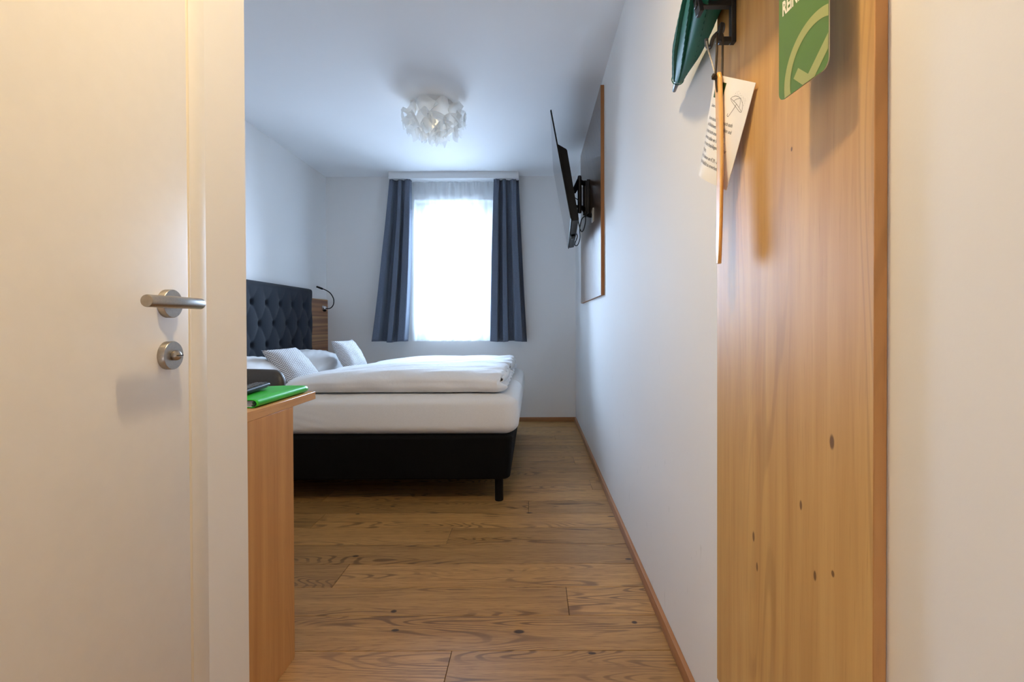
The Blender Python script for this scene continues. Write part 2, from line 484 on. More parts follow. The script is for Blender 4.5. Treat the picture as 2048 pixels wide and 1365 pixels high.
bmesh.ops.remove_doubles(bm, verts=bm.verts[:], dist=1e-5)
struct(obj('wall_back', bm, WALL))
struct(obj('wall_front', box(BM(), XL-.12, XH-.10, YP-.12, YP, -.06, H), WALL))
DY0, DY1, DZ = .075, 1.015, 2.05
bm = BM()
for a in ((-1.42, DY0, -.06, H), (DY1, YP, -.06, H), (DY0, DY1, DZ, H)): box(bm, XH-.10, XH, a[0], a[1], a[2], a[3])
struct(obj('wall_hall', bm, WALL))
struct(obj('wall_entrance', box(BM(), XL-.12, XR+.12, -1.54, -1.42, -.06, H), WALL))
bm = box(BM(), XR-.014, XR, 1.36, YB, 0, .043, .0015); struct(obj('baseboard_right', bm, SKIRT, loc=(0, 0, 0)))
bm = box(BM(), XR-.014, XR, -1.42, 1.358, 0, .043, .0015); struct(obj('trim_1', bm, SKIRT, loc=(0, 0, 0)))
bm = box(BM(), XL, XR-.0145, YB-.014, YB, 0, .043, .0015); struct(obj('baseboard_back', bm, SKIRTX, loc=(0, 0, 0)))

# window in its reveal
win = struct(empty('window_1', ((WX0+WX1)/2, YB+.20, WZ0)))
def rect_frame(x0, x1, z0, z1, y0, y1, w, bev=.004):
    bm = BM()
    box(bm, x0, x0+w, y0, y1, z0, z1, bev); box(bm, x1-w, x1, y0, y1, z0, z1, bev)
    box(bm, x0+w, x1-w, y0, y1, z0, z0+w, bev); box(bm, x0+w, x1-w, y0, y1, z1-w, z1, bev)
    return bm
obj('window_frame', rect_frame(WX0+.001, WX1-.001, WZ0+.001, WZ1-.001, YB+.17, YB+.24, .05), PVC, win)
obj('window_sash', rect_frame(WX0+.052, WX1-.052, WZ0+.052, WZ1-.052, YB+.155, YB+.215, .06), PVC, win)
obj('window_pane', box(BM(), WX0+.112, WX1-.112, YB+.18, YB+.188, WZ0+.112, WZ1-.112), GLASS, win)
bm = box(BM(), WX0+.06, WX0+.10, YB+.148, YB+.156, 1.50, 1.56, .003); tube(bm, [(WX0+.08, YB+.15, 1.545), (WX0+.08, YB+.115, 1.545), (WX0+.08, YB+.11, 1.43)], .008)
obj('window_handle', bm, STEEL, win)

# bathroom door on the left
door = struct(obj('door_1', box(BM(), XH-.030, XH+.012, .105, 1.000, .006, 2.015, .003, 2), DOOR, loc=(XH-.01, .55, .006)))
bm = BM()
for (a0, a1) in ((1.0125, 1.064), (.030, .0925)): box(bm, XH-.09, XH+.006, a0, a1, 0, 2.075, .0015)
box(bm, XH-.09, XH+.006, .0925, 1.0125, 2.0275, 2.075, .0015)
obj('door_frame', bm, FRAME, door)
bm = BM()
box(bm, XH-.09, XH+.009, 1.0030, 1.0124, 0, 2.027, .003, 3); box(bm, XH-.09, XH+.009, .0926, .1020, 0, 2.027, .003, 3)
obj('door_seal', bm, GASKET, door)
HX = XH+.012; HY, HZ, KZ = .940, 1.041, .946
bm = BM()
lathe(bm, (HX+.006, HY, HZ), (1, 0, 0), [(0, .0088), (.048, .0088)], 24)
lathe(bm, (HX+.055, HY+.0135, HZ), (0, -1, 0), [(0, 0), (0, .006), (.002, .0093), (.004, .0103), (.134, .0103), (.1355, .0097), (.1358, 0)], 32)
lev = obj('lever_handle', bm, STEEL, door, angle=50)
ROSE = [(0, .026), (.0115, .026), (.0125, .0252), (.0125, .011), (.0125, 0)]
obj('rosette', lathe(BM(), (HX, HY, HZ), (1, 0, 0), ROSE, 48), STEEL, lev)
lock = obj('thumb_turn', lathe(BM(), (HX, HY, KZ), (1, 0, 0), ROSE, 48), STEEL, door)
bm = lathe(BM(), (HX+.0125, HY, KZ), (1, 0, 0), [(0, .0085), (.003, .0096), (.007, .0092), (.010, .007), (.012, .0035), (.0126, 0)], 24)
obj('turn_knob', bm, STEEL, lock)
bm = box(BM(), HX+.0125+.0095, HX+.0125+.0128, HY-.0072, HY+.0072, KZ-.0009, KZ+.0009)
obj('turn_slot', bm, BLACKM, lock)

# ------------------------------------------------------------------ light fitting of the hallway
LX, LY = -.13, .75
hl = tag(empty('ceiling_light', (LX, LY, H-.05)), 'round white ceiling light over the hallway', 'ceiling light')
obj('housing', lathe(BM(), (LX, LY, H), (0, 0, -1), [(0, .080), (.034, .080), (.040, .076), (.040, .058), (.030, .057), (.030, 0)], 48), WHITEP, hl)
obj('diffuser', lathe(BM(), (LX, LY, H-.031), (0, 0, -1), [(0, 0), (0, .055), (.004, .055), (.006, .05), (.006, 0)], 48), LAMPG, hl)

# ------------------------------------------------------------------ coat panel on the right wall
PX = XR-.017
bm = box(BM(), PX, XR-.0006, .621, 1.152, .198, 2.05, .0008, 1)
bm.faces.ensure_lookup_table()
for f in bm.faces:
    n = f.normal
    f.material_index = 0 if abs(n.x) > .9 else 1
tag(obj('coat_backboard', bm, [COAT, COATE], loc=(0, 0, 0)), 'tall oak wall panel behind the coat hooks', 'wall panel')

rack = tag(empty('coat_rack', (PX, .88, 1.573)), 'black metal coat rack with square hooks on the oak panel', 'coat rack')
def bracket(y):
    bm = BM(); h = .0075
    box(bm, PX-.010, PX, y-h, y+h, 1.573, 1.86, .001, 1)
    return obj('bracket', bm, BLACKM, rack)
def upper_arm(y):
    bm = BM(); h = .0075
    box(bm, .331, PX-.0098, y-h, y+h, 1.646, 1.661, .001, 1)
    ax = (Vector((math.cos(.18), 0, math.sin(.18))), Vector((0, 1, 0)), Vector((-math.sin(.18), 0, math.cos(.18))))
    obox(bm, (.3345, y, 1.672), ax, (.0045, h+.0055, .040), .001, 1)
    return obj('upper_arm', bm, BLACKM, rack)
def low_hook(y):
    bm = BM(); h = .0075
    box(bm, .380, PX-.0098, y-h, y+h, 1.573, 1.584, .001, 1)
    ax = (Vector((math.cos(-.2), 0, math.sin(-.2))), Vector((0, 1, 0)), Vector((-math.sin(-.2), 0, math.cos(-.2))))
    obox(bm, (.3815, y, 1.594), ax, (.0035, h, .019), .001, 1)
    return obj('hook', bm, BLACKM, rack)
for y in (1.05, .705): bracket(y); upper_arm(y); low_hook(y)
hk = smooth_path([(PX, 1.113, 1.640), (.392, 1.113, 1.622), (.384, 1.113, 1.600), (.3775, 1.113, 1.601), (.3755, 1.113, 1.617)], 5)
bm = tube(BM(), hk, .0042, 10); lathe(bm, (PX, 1.113, 1.640), (-1, 0, 0), [(0, .010), (.003, .009), (.003, 0)], 20)
h = obj('side_hook', bm, GREYM, rack); h['label'] = 'small grey hook'

# umbrella lying on the rack
um = Vector((.404, 1.471, 1.667)); ud = (Vector((.360, 1.05, 1.696)) - um).normalized()
uu, uw, _ = frame_of(ud)
umb = empty('umbrella', um + ud*.5 - Vector((0, 0, .035))); tag(umb, 'folded dark green umbrella lying on the black coat rack', 'umbrella')
bm = BM()
prof = [(.060, .0125), (.068, .0150), (.09, .0175), (.14, .0215), (.22, .0265), (.32, .0310), (.42, .0335), (.55, .033), (.66, .030), (.72, .022), (.74, .012)]
def ur(s):
    for (a, ra), (b, rb) in zip(prof, prof[1:]):
        if a <= s <= b: t = (s-a)/(b-a); return ra+(rb-ra)*t
    return prof[-1][1]
def uP(u, v):
    s = .060 + .680*v; th = 2*PI*u; ph = 8*th + 16*s
    w = (ph/(2*PI)) % 1.0
    fold = .80 + .24*(w**.7) - .05*math.sin(3*th+9*s)
    r = ur(s)*fold*(1+.40*min(1, max(0, s-.06)/.12))
    return um + ud*s + (uu*math.cos(th) + uw*math.sin(th))*r
grid(bm, 144, 60, uP); bmesh.ops.remove_doubles(bm, verts=bm.verts[:], dist=1e-6)
obj('canopy', bm, UMB, umb, angle=70)
bm = BM(); ring = []
for k in range(57):
    a = 2*PI*k/56; rr = .0150 + (.0016 if k % 2 else 0)
    ring.append(um + ud*(.061 + (.001 if k % 2 else 0)) + (uu*math.cos(a) + uw*math.sin(a))*rr)
tube(bm, ring, .0014, 6); obj('canopy_ruffle', bm, UMB, umb)
obj('ferrule', lathe(BM(), um, ud, [(0, 0), (.0, .004), (.002, .0056), (.030, .0070), (.060, .0088), (.066, .0088)], 24), FERR, umb)
bm = tube(BM(), [um+ud*.70, um+ud*.80], .005, 12); obj('shaft', bm, FERR, umb)
bm = lathe(BM(), um+ud*.80, ud, [(0, .008), (.005, .013), (.06, .014), (.09, .011), (.095, 0)], 20); obj('handle', bm, BLACKP, umb)

# shoehorn on its lace
SHY = 1.046
sh = tag(empty('shoehorn', (.378, SHY, 1.124)), 'long beech shoehorn hanging from a black hook by a brown lace', 'shoehorn')
def shP(u, v):
    z = 1.509 - .385*v
    wd = .0165 + .0045*min(1, v*2.5) - (.0 if v < .9 else .012*((v-.9)/.1)**2)
    if v < .03: wd *= .55 + .45*(v/.03)
    th = .0050 - .0006*v
    ang = 2*PI*u; a, b = math.cos(ang), math.sin(ang)
    sgn = lambda q, e: math.copysign(abs(q)**e, q)
    py, px = sgn(a, .75)*wd, sgn(b, .75)*th
    px += -.0022*(py/.02)**2*min(1, v*1.5)
    tw = math.radians(4 + 9*v)
    cx = .3785 + .0045*math.sin(v*PI*.9) - .001
    c, s = math.cos(tw), math.sin(tw)
    return Vector((cx + px*c + py*s, SHY + py*c - px*s, z))
bm = BM(); V = grid(bm, 28, 60, shP); bmesh.ops.remove_doubles(bm, verts=bm.verts[:], dist=1e-6)
bmesh.ops.holes_fill(bm, edges=[e for e in bm.edges if e.is_boundary], sides=0)
obj('blade', bm, HORN, sh, angle=60)
bm = BM()
tube(bm, smooth_path([(.3815, 1.05, 1.590), (.374, 1.043, 1.586), (.3725, 1.042, 1.55), (.3705, 1.042, 1.512), (.3700, 1.043, 1.497)], 6), .0024, 8)
tube(bm, smooth_path([(.3815, 1.05, 1.590), (.3850, 1.043, 1.586), (.3845, 1.042, 1.55), (.3835, 1.041, 1.50), (.3842, 1.040, 1.470), (.382, 1.040, 1.462)], 6), .0022, 8)
tube(bm, smooth_path([(.3700, 1.040, 1.497), (.3715, 1.040, 1.480), (.3735, 1.040, 1.470)], 5), .0022, 8)
lace = obj('lace', bm, LACE, sh)
bm = BM(); a = [(.3675+.0035*math.cos(k*PI/4), 1.040+.003*math.sin(k*PI/2), 1.501+.0042*math.sin(k*PI/4)) for k in range(9)]
tube(bm, a, .0027, 8); tube(bm, smooth_path([(.3635, 1.0405, 1.500), (.367, 1.0365, 1.503), (.3705, 1.040, 1.498)], 4), .0030, 8)
obj('knot', bm, LACE, lace)

# laminated card on its cord
CC = Vector((.380, 1.052, 1.395)); CR = Euler((.536, .004, .25), 'XYZ').to_matrix()
def cP(a, b, lift=0.):
    """a to the right, b up, in metres on the card"""
    t = (.1-b)/.2; k = (a/.074)**2
    off = .030*t*k if a < 0 else .010*t*k
    return CC + CR @ Vector((off - lift, -a, b))
card = empty('info_card', CC - Vector((0, 0, .12))); tag(card, 'white laminated card with umbrella drawing hanging behind the shoehorn', 'card')
bm = BM(); V1 = grid(bm, 16, 20, lambda u, v: cP(-.074+.148*u, -.099+.198*v, .0004)); V2 = grid(bm, 16, 20, lambda u, v: cP(-.074+.148*u, -.099+.198*v, -.0004))
for V in ((V1, V2),):
    e1 = [V1[i][0] for i in range(17)] + [V1[16][j] for j in range(1, 21)] + [V1[i][20] for i in range(15, -1, -1)] + [V1[0][j] for j in range(19, 0, -1)]
    e2 = [V2[i][0] for i in range(17)] + [V2[16][j] for j in range(1, 21)] + [V2[i][20] for i in range(15, -1, -1)] + [V2[0][j] for j in range(19, 0, -1)]
    for k in range(len(e1)): bm.faces.new((e1[k], e1[(k+1) % len(e1)], e2[(k+1) % len(e1)], e2[k]))
obj('sheet', bm, CARD, card)
bm = BM()
def put(polys, x, y, lift=.0007):
    for p in polys:
        try: bm.faces.new([bm.verts.new(cP(x+q[0], y+q[1], lift)) for q in p])
        except ValueError: pass
lines = ['da wir möchten, dass Sie sich auch', 'bei Schlechtwetter wohl fühlen und', 'trocken durch unsere Anlage', 'kommen, stellen wir Ihnen sehr',
         'gerne einen Hotel-Regenschirm zur', 'Verfügung.', 'Dieser ist ebenso um € 29,- an der', 'Rezeption käuflich zu erwerben.']
put(text_mesh('Lieber Gast,', .0088, .78, .00012), -.0625, .0395)
for i, s in enumerate(lines): put(text_mesh(s, .0100, .745, .00008), -.0625, .0150-.01235*i)
obj('printed_text', bm, INK, card, angle=180)
bm = BM()
def stroke(pts, w=.00042):
    P3 = smooth_path([(x/1000, y/1000, 0) for x, y in pts], 5); prev = None
    for i, p in enumerate(P3):
        d = (P3[min(i+1, len(P3)-1)] - P3[max(i-1, 0)]); d = Vector((-d.y, d.x)).normalized()*w
        cur = [bm.verts.new(cP(p.x+s*d.x, p.y+s*d.y, .0007)) for s in (-1, 1)]
        if prev: bm.faces.new((prev[0], cur[0], cur[1], prev[1]))
        prev = cur
stroke([(34.3, 57.1), (28.5, 45.9), (20.0, 33.0), (17.4, 31.6), (14.1, 33.1), (15.6, 36.8)], .0006)
for s in ([(9.6, 63.9), (22.3, 60.6), (34.3, 57.1), (45.2, 52.1), (55.4, 46.8)], [(9.6, 63.9), (14.3, 67.2), (23.2, 70.0), (32.3, 70.2), (41.1, 68.5)],
          [(22.8, 60.9), (29.0, 64.9), (41.1, 68.5)], [(45.2, 52.1), (45.3, 58.3), (41.1, 68.5)], [(41.1, 68.5), (47.0, 65.1), (53.1, 59.4), (56.1, 52.1), (56.2, 45.6)],
          [(9.9, 63.3), (14.7, 59.9), (25.4, 55.4), (37.6, 50.6), (51.1, 45.4), (56.2, 45.6)]): stroke(s)
for (x, y) in [(25.1, 77.8), (29.8, 79.7), (21.5, 75.0), (27.6, 74.8), (36.0, 76.9), (20.5, 71.3), (31.7, 73.4), (43.1, 73.6), (49.2, 71.8), (45.2, 70.0), (51.8, 69.6), (56.8, 69.6), (55.1, 66.2), (59.7, 66.8), (51.9, 63.2), (58.4, 62.8), (57.1, 58.7), (38.0, 73.6)]:
    stroke([(x, y), (x-.5, y-1.4)], .0003)
obj('printed_umbrella', bm, INK, card, angle=180)
bm = BM(); grid(bm, 4, 2, lambda u, v: cP(-.062+.0415*u, .057+.031*v, .0007)); obj('printed_logo_block', bm, DGREEN, card, angle=180)
bm = BM(); q = cP(-.066, .094, .001)
tube(bm, smooth_path([(.3755, 1.111, 1.612), (.3745, 1.10, 1.59), (.376, 1.08, 1.55), q], 8), .0013, 8)
cd = smooth_path([(.3755, 1.111, 1.612), (.3745, 1.10, 1.59), (.376, 1.08, 1.55), q], 10)
for p in cd[::2]: lathe(bm, p-Vector((0, 0, .0018)), (0, 0, 1), [(0, 0), (.0008, .0018), (.0018, .0021), (.0028, .0018), (.0036, 0)], 8)
obj('cord', bm, CORD, card)

# green door hanger
SA = Vector((.368, .755)); SB = Vector((.379, .655)); sd = (SB-SA).normalized(); sn = Vector((-abs(sd.y), -abs(sd.x)*1)).normalized()
sn = Vector((sd.y, -sd.x)); sn = sn if sn.x < 0 else -sn
def sP(u, z, lift=0.):
    p = SA + sd*u + sn*lift; return Vector((p.x, p.y, z))
U0, U1, ZB, ZT = -.0102, .0985, 1.3302, 1.575
def rr_outline(u0, u1, z0, z1, r, n=8):
    o = []
    for (cu, cz, a0) in ((u1-r, z0+r, -90), (u1-r, z1-r, 0), (u0+r, z1-r, 90), (u0+r, z0+r, 180)):
        for k in range(n+1):
            a = math.radians(a0 + 90*k/n); o.append((cu+r*math.cos(a), cz+r*math.sin(a)))
    return o
sign = empty('door_hanger', sP(.044, ZB, 0)); tag(sign, 'green cardboard door hanger with tick emblem in front of the oak panel', 'door hanger')
bm = BM(); oc = rr_outline(U0, U1, ZB, ZT, .013)
f1 = [bm.verts.new(sP(u, z, .0008)) for u, z in oc]; f2 = [bm.verts.new(sP(u, z, -.0008)) for u, z in oc]
bm.faces.new(f1); bm.faces.new(f2[::-1])
for k in range(len(oc)):
    bm.faces.new((f1[k], f1[(k+1) % len(oc)], f2[(k+1) % len(oc)], f2[k])).material_index = 1
obj('card_body', bm, [SIGNG, SIGNE], sign)
bm = BM()
def sput(p, lift=.0011):
    for (a, b, c) in ((1, 0, U1-.0004), (0, -1, -ZB-.0003), (-1, 0, -U0)):
        p = clip(p, a, b, c)
        if len(p) < 3: return
    try: bm.faces.new([bm.verts.new(sP(u, z, lift)) for u, z in p])
    except ValueError: pass
n = 120; cu, cz, r0, r1 = .0750, 1.3430, .0572, .0713
for k in range(n):
    a, b = 2*PI*k/n, 2*PI*(k+1)/n
    sput([(cu+r0*math.cos(a), cz+r0*math.sin(a)), (cu+r1*math.cos(a), cz+r1*math.sin(a)), (cu+r1*math.cos(b), cz+r1*math.sin(b)), (cu+r0*math.cos(b), cz+r0*math.sin(b))])
for p in ([(.0363, 1.3589), (.0258, 1.3488), (.0474, 1.3297), (.0580, 1.3200), (.0580, 1.3403)], [(.0580, 1.3403), (.0580, 1.3190), (.0970, 1.3529), (.130, 1.3815), (.130, 1.4018), (.0969, 1.3730)]): sput(p)
obj('tick_emblem', bm, SIGNL, sign, angle=180)
bm = BM()
for p in text_mesh('REINIGEN', .0285, .60, .0010): sput([(u-.0015, z+1.4527) for u, z in p])
obj('printed_lettering', bm, SIGNW, sign, angle=180)

# ------------------------------------------------------------------ television on the right wall
bm = box(BM(), XR-.022, XR-.0006, 3.095, 4.40, 1.172, 2.438, .0008, 1); bm.faces.ensure_lookup_table()
for f in bm.faces: f.material_index = 0 if abs(f.normal.x) > .9 else 1
tag(obj('television_backboard', bm, [TVW, TVE], loc=(0, 0, 0)), 'oak wall panel behind the television', 'wall panel')
nb = Vector((.230, 3.14, 1.636)); nt_ = Vector((.1048, 3.14, 2.31)); fb = Vector((.296, 4.37, 1.636))
eu = (fb-nb).normalized(); ev = nt_-nb; ev = (ev-eu*ev.dot(eu)); TH = ev.length; ev.normalize(); en = eu.cross(ev); TWd = (fb-nb).length
if en.x < 0: en = -en        # towards the wall
T = lambda u, v, n: nb + eu*u + ev*v + en*n
tv = tag(empty('television', T(TWd/2, 0, .03)), 'flat black television on a swing arm, tilted down', 'television')
def tbox(bm, u0, u1, v0, v1, n0, n1, bev=0, mi=0):
    return obox(bm, T((u0+u1)/2, (v0+v1)/2, (n0+n1)/2), (eu, ev, en), ((u1-u0)/2, (v1-v0)/2, (n1-n0)/2), bev, 1, mi)
obj('panel_shell', tbox(BM(), 0, TWd, 0, TH, .0012, .009, .001), BLACKP, tv)
obj('screen', tbox(BM(), .004, TWd-.004, .012, TH-.004, 0, .0011), SCREEN, tv)
bm = BM(); sec = [(.0, .0088), (.0, .052), (.44, .060), (.485, .0088)]
for u in (.035, TWd-.035):
    pass
ra = [bm.verts.new(T(.035, v, n)) for v, n in sec]; rb = [bm.verts.new(T(TWd-.035, v, n)) for v, n in sec]
bm.faces.new(ra); bm.faces.new(rb[::-1])
for k in range(4): bm.faces.new((ra[k], rb[k], rb[(k+1) % 4], ra[(k+1) % 4]))
bmesh.ops.bevel(bm, geom=bm.edges[:], offset=.004, segments=2, affect='EDGES')
back = obj('back_housing', bm, BLACKP, tv)
bm = BM()
for k in range(58):
    u = .06 + k*.0195
    if .50 < u < .68: continue
    tbox(bm, u, u+.012, -.0022, .0008, .014, .048, .0006)
tbox(bm, .055, .52, -.0004, .0012, .012, .050); tbox(bm, .655, TWd-.05, -.0004, .0012, .012, .050); tbox(bm, .5, .7, .0002, .0012, .016, .040)
vg = obj('vent_grille', bm, VENT, back); vg['label'] = 'grey ventilation slots under the set'
obj('sensor_box', tbox(BM(), .55, .66, -.012, .001, .010, .040, .002), BLACKP, tv)

mount = tag(empty('television_mount', (XR-.03, 3.75, 1.80)), 'black articulated wall mount between television and oak panel', 'wall mount')
MX = XR-.0222
bm = box(BM(), MX-.022, MX, 3.68, 3.82, 1.79, 2.035, .002); box(bm, MX-.030, MX-.014, 3.70, 3.715, 1.80, 2.025, .001); box(bm, MX-.030, MX-.014, 3.785, 3.80, 1.80, 2.025, .001)
obj('wall_plate', bm, BLACKM, mount)
MB_ = T(.62, .33, .059)
bm = BM()
for z in (2.018, 1.835): tube(bm, [(MX-.028, 3.75, z), (MX-.075, 3.67, z)], .017, 12)
tube(bm, [(MX-.028, 3.75, 2.042), (MX-.028, 3.75, 1.79)], .016, 14); tube(bm, [(MX-.075, 3.67, 2.047), (MX-.075, 3.67, 1.80)], .015, 14)
obj('swing_arm', bm, BLACKM, mount)
bm = BM()
tube(bm, [(MX-.075, 3.67, 2.03), (MX-.11, 3.72, 1.96), tuple(MB_+en*.004+ev*.02)], .019, 12); tube(bm, [(MX-.075, 3.67, 1.83), tuple(MB_+en*.006-ev*.10)], .010, 12); tube(bm, [tuple(MB_+en*.004+ev*.03), tuple(MB_+en*.006-ev*.11)], .010, 12)
obj('outer_arm', bm, BLACKM, mount)
bm = BM(); tbox(bm, .48, .78, .20, .225, .0612, .072, .001); tbox(bm, .48, .78, .37, .395, .0612, .072, .001); tbox(bm, .50, .53, .10, .42, .0612, .076, .001); tbox(bm, .73, .76, .10, .42, .0612, .076, .001)
obj('carrier_plate', bm, BLACKM, mount)
for sgn in (0, 1):
    bm = lathe(BM(), (MX-.075, 3.67, 2.047-.247*sgn), (0, 0, 1-2*sgn), [(0, .013), (.008, .013), (.011, .008), (.011, 0)], 20)
    obj('hinge_knob', bm, BLACKM, mount)

sk = tag(empty('wall_socket', (MX, 3.47, 1.69)), 'white wall socket on the oak panel below the television mount', 'socket')
obj('frame', box(BM(), MX-.010, MX, 3.430, 3.515, 1.690, 1.775, .002), WHITEP, sk)
bm = lathe(BM(), (MX-.0101, 3.4725, 1.7325), (-1, 0, 0), [(0, .026), (.0012, .026), (.0012, .021), (-.007, .019), (-.007, 0)], 28); obj('insert', bm, WHITEP, sk)
pl = tag(empty('power_cable', (MX-.03, 3.47, 1.55)), 'black power cable looping from the white socket to the television', 'cable')
bm = lathe(BM(), (MX-.0125, 3.4725, 1.7325), (-1, 0, 0), [(0, .0155), (.018, .015), (.026, .010), (.034, .006), (.034, 0)], 20); obj('plug', bm, BLACKP, pl)
e = T(.52, .02, .062)
bm = tube(BM(), smooth_path([(MX-.045, 3.4725, 1.732), (MX-.075, 3.50, 1.715), (MX-.085, 3.55, 1.66), (MX-.080, 3.60, 1.60), (MX-.095, 3.62, 1.555), (MX-.115, 3.63, 1.56), tuple(T(.50, -.03, .050)), tuple(T(.50, .0, .045))], 8), .0038, 8); obj('wire', bm, CABLE, pl)
al = tag(empty('antenna_cable', (MX-.07, 3.6, 1.66)), 'thin black cable hanging in a loop under the television mount', 'cable')
bm = tube(BM(), smooth_path([tuple(T(.56, .28, .064)), (MX-.085, 3.60, 1.86), (MX-.060, 3.62, 1.80), (MX-.040, 3.60, 1.74), (MX-.055, 3.57, 1.66), (MX-.075, 3.56, 1.64), (MX-.09, 3.58, 1.70), (MX-.10, 3.60, 1.80), tuple(T(.47, .20, .064))], 8), .0034, 8); obj('wire', bm, CABLE, al)

# ------------------------------------------------------------------ window dressing
pel = tag(obj('curtain_pelmet', box(BM(), -1.422, -.143, 5.05, YB, 2.434, H, .002), PELMET), 'long white curtain pelmet under the ceiling', 'pelmet')
def curtain(name, top, mid, bot, zt, zb, folds, amp, y, mat, label, cat, nu=140, nv=60, seed=0., th=.002, hem=.0, deep=True):
    """top, mid, bot = (x0, x1) at the heading, halfway and the hem"""
    bm = BM()
    def ed(v, i):
        a, b, c = top[i], mid[i], bot[i]
        return a*(1-v)*(1-2*v) + 4*b*v*(1-v) + c*v*(2*v-1)
    def P(u, v):
        xx = ed(v, 0) + (ed(v, 1)-ed(v, 0))*u
        uu_ = u + .035*math.sin(2*PI*u*1.7+seed) + .012*v*math.sin(2*PI*u*2.3+seed*2)
        ph = 2*PI*folds*uu_
        w = (math.tanh(2.4*(math.sin(ph)+.2)) if deep else math.sin(ph) + .3*math.sin(2*ph+seed)); w *= 1 + .25*math.sin(ph*.37+seed*3)
        A = amp*(.45+.55*min(1, v*2.2))
        pinch = (1-min(1, v/.06))*.35*math.sin(2*PI*folds*3*u)
        z = zt + (zb-zt)*v + hem*v*math.sin(ph*.5+seed)
        return Vector((xx + (-.10*A*math.sin(2*ph) if deep else .25*A*math.cos(ph)), y - A*w*.6 + amp*.2*pinch, z))
    grid(bm, nu, nv, P)
    o = obj(name, bm, mat, angle=180)
    if th:
        m = o.modifiers.new('thickness', 'SOLIDIFY'); m.thickness = th; m.offset = 0
    return tag(o, label, cat, None)
curtain('curtain', (-1.420, -1.212), (-1.490, -1.218), (-1.588, -1.256), 2.434, .822, 2.7, .096, 5.112, CURT, 'blue-grey curtain at the left side of the window', 'curtain', seed=.6, hem=.006)
curtain('curtain', (-.385, -.147), (-.405, -.116), (-.423, -.074), 2.434, .822, 2.9, .096, 5.112, CURT, 'blue-grey curtain at the right side of the window', 'curtain', seed=2.2, hem=.006)
curtain('sheer_curtain', (-1.262, -.355), (-1.262, -.365), (-1.262, -.40), 2.434, .826, 9.5, .032, 5.184, SHEER, 'sheer white curtain between the two blue-grey curtains', 'curtain', nu=420, nv=30, seed=1.1, th=0, deep=False)

# ------------------------------------------------------------------ ceiling lamp of white curled sheets
LC = Vector((-.675, 3.50, H))
lamp = tag(empty('ceiling_lamp', LC), 'ceiling lamp of curled white translucent petals', 'ceiling lamp')
obj('base', lathe(BM(), LC, (0, 0, -1), [(0, .135), (.030, .135), (.036, .128), (.036, 0)], 40), WHITEP, lamp)
obj('lamp_holder', lathe(BM(), LC-Vector((0, 0, .0365)), (0, 0, -1), [(0, .022), (.045, .022), (.050, .018), (.068, .018), (.068, 0)], 24), WHITEP, lamp)
obj('bulb', lathe(BM(), LC-Vector((0, 0, .105)), (0, 0, -1), [(0, .020), (.012, .030), (.028, .034), (.044, .028), (.056, .012), (.058, 0)], 20), BULB, lamp)
rnd = random.Random(21)
def petal(az, el, size, curl, twist, rad, spike=0):
    """a sheet curled like a wood shaving, standing on the shade's dome"""
    d = Vector((math.cos(az)*math.cos(el), math.sin(az)*math.cos(el), -math.sin(el)))
    c = LC + Vector((0, 0, -.075)) + Vector((d.x*rad, d.y*rad, d.z*rad*.80))
    t1 = d.cross(Vector((0, 0, 1)));  t1 = t1.normalized() if t1.length > .05 else Vector((1, 0, 0)); t2 = d.cross(t1)
    a = t1*math.cos(twist) + t2*math.sin(twist); b = d.cross(a)
    bm = BM()
    def P(u, v):
        s = (u-.5)*2; w = (v-.5)*2
        ang = s*curl; R = size/curl
        half = size*.62*(1 - .45*abs(s)**2.2)*(1+.25*s)
        return c + a*(R*math.sin(ang)) + d*(R*(math.cos(ang)-1)*-.9 - .012) + b*(w*half) + d*(.22*size*w*w) + a*(spike*w*w*size)
    grid(bm, 12, 6, P)
    return obj('petal', bm, PETAL, lamp, angle=180)
for k in range(11): petal(2*PI*k/11+rnd.uniform(-.1, .1), .06+rnd.uniform(-.05, .12), rnd.uniform(.075, .095), rnd.uniform(.9, 1.7), rnd.uniform(0, PI), .165, .2)
for k in range(10): petal(2*PI*k/10+rnd.uniform(-.15, .15), .48+rnd.uniform(-.1, .1), rnd.uniform(.075, .095), rnd.uniform(1.0, 1.8), rnd.uniform(0, PI), .172, .3)
for k in range(7): petal(2*PI*k/7+rnd.uniform(-.2, .2), .93+rnd.uniform(-.1, .1), rnd.uniform(.065, .085), rnd.uniform(.9, 1.7), rnd.uniform(0, PI), .170, -.3)
for k in range(3): petal(2*PI*k/3+rnd.uniform(-.3, .3), 1.32+rnd.uniform(-.1, .1), rnd.uniform(.06, .075), rnd.uniform(.9, 1.6), rnd.uniform(0, PI), .172, .3)
for az, el in ((PI, .05), (PI*.96, .26), (0.02, .12), (.1, .02), (-1.2, .9), (-1.9, .95), (-.7, 1.0), (-2.3, .8), (-1.6, 1.25)):
    petal(az, el, .05, .35, rnd.uniform(.6, 1.0)*PI/2, .215, .9)

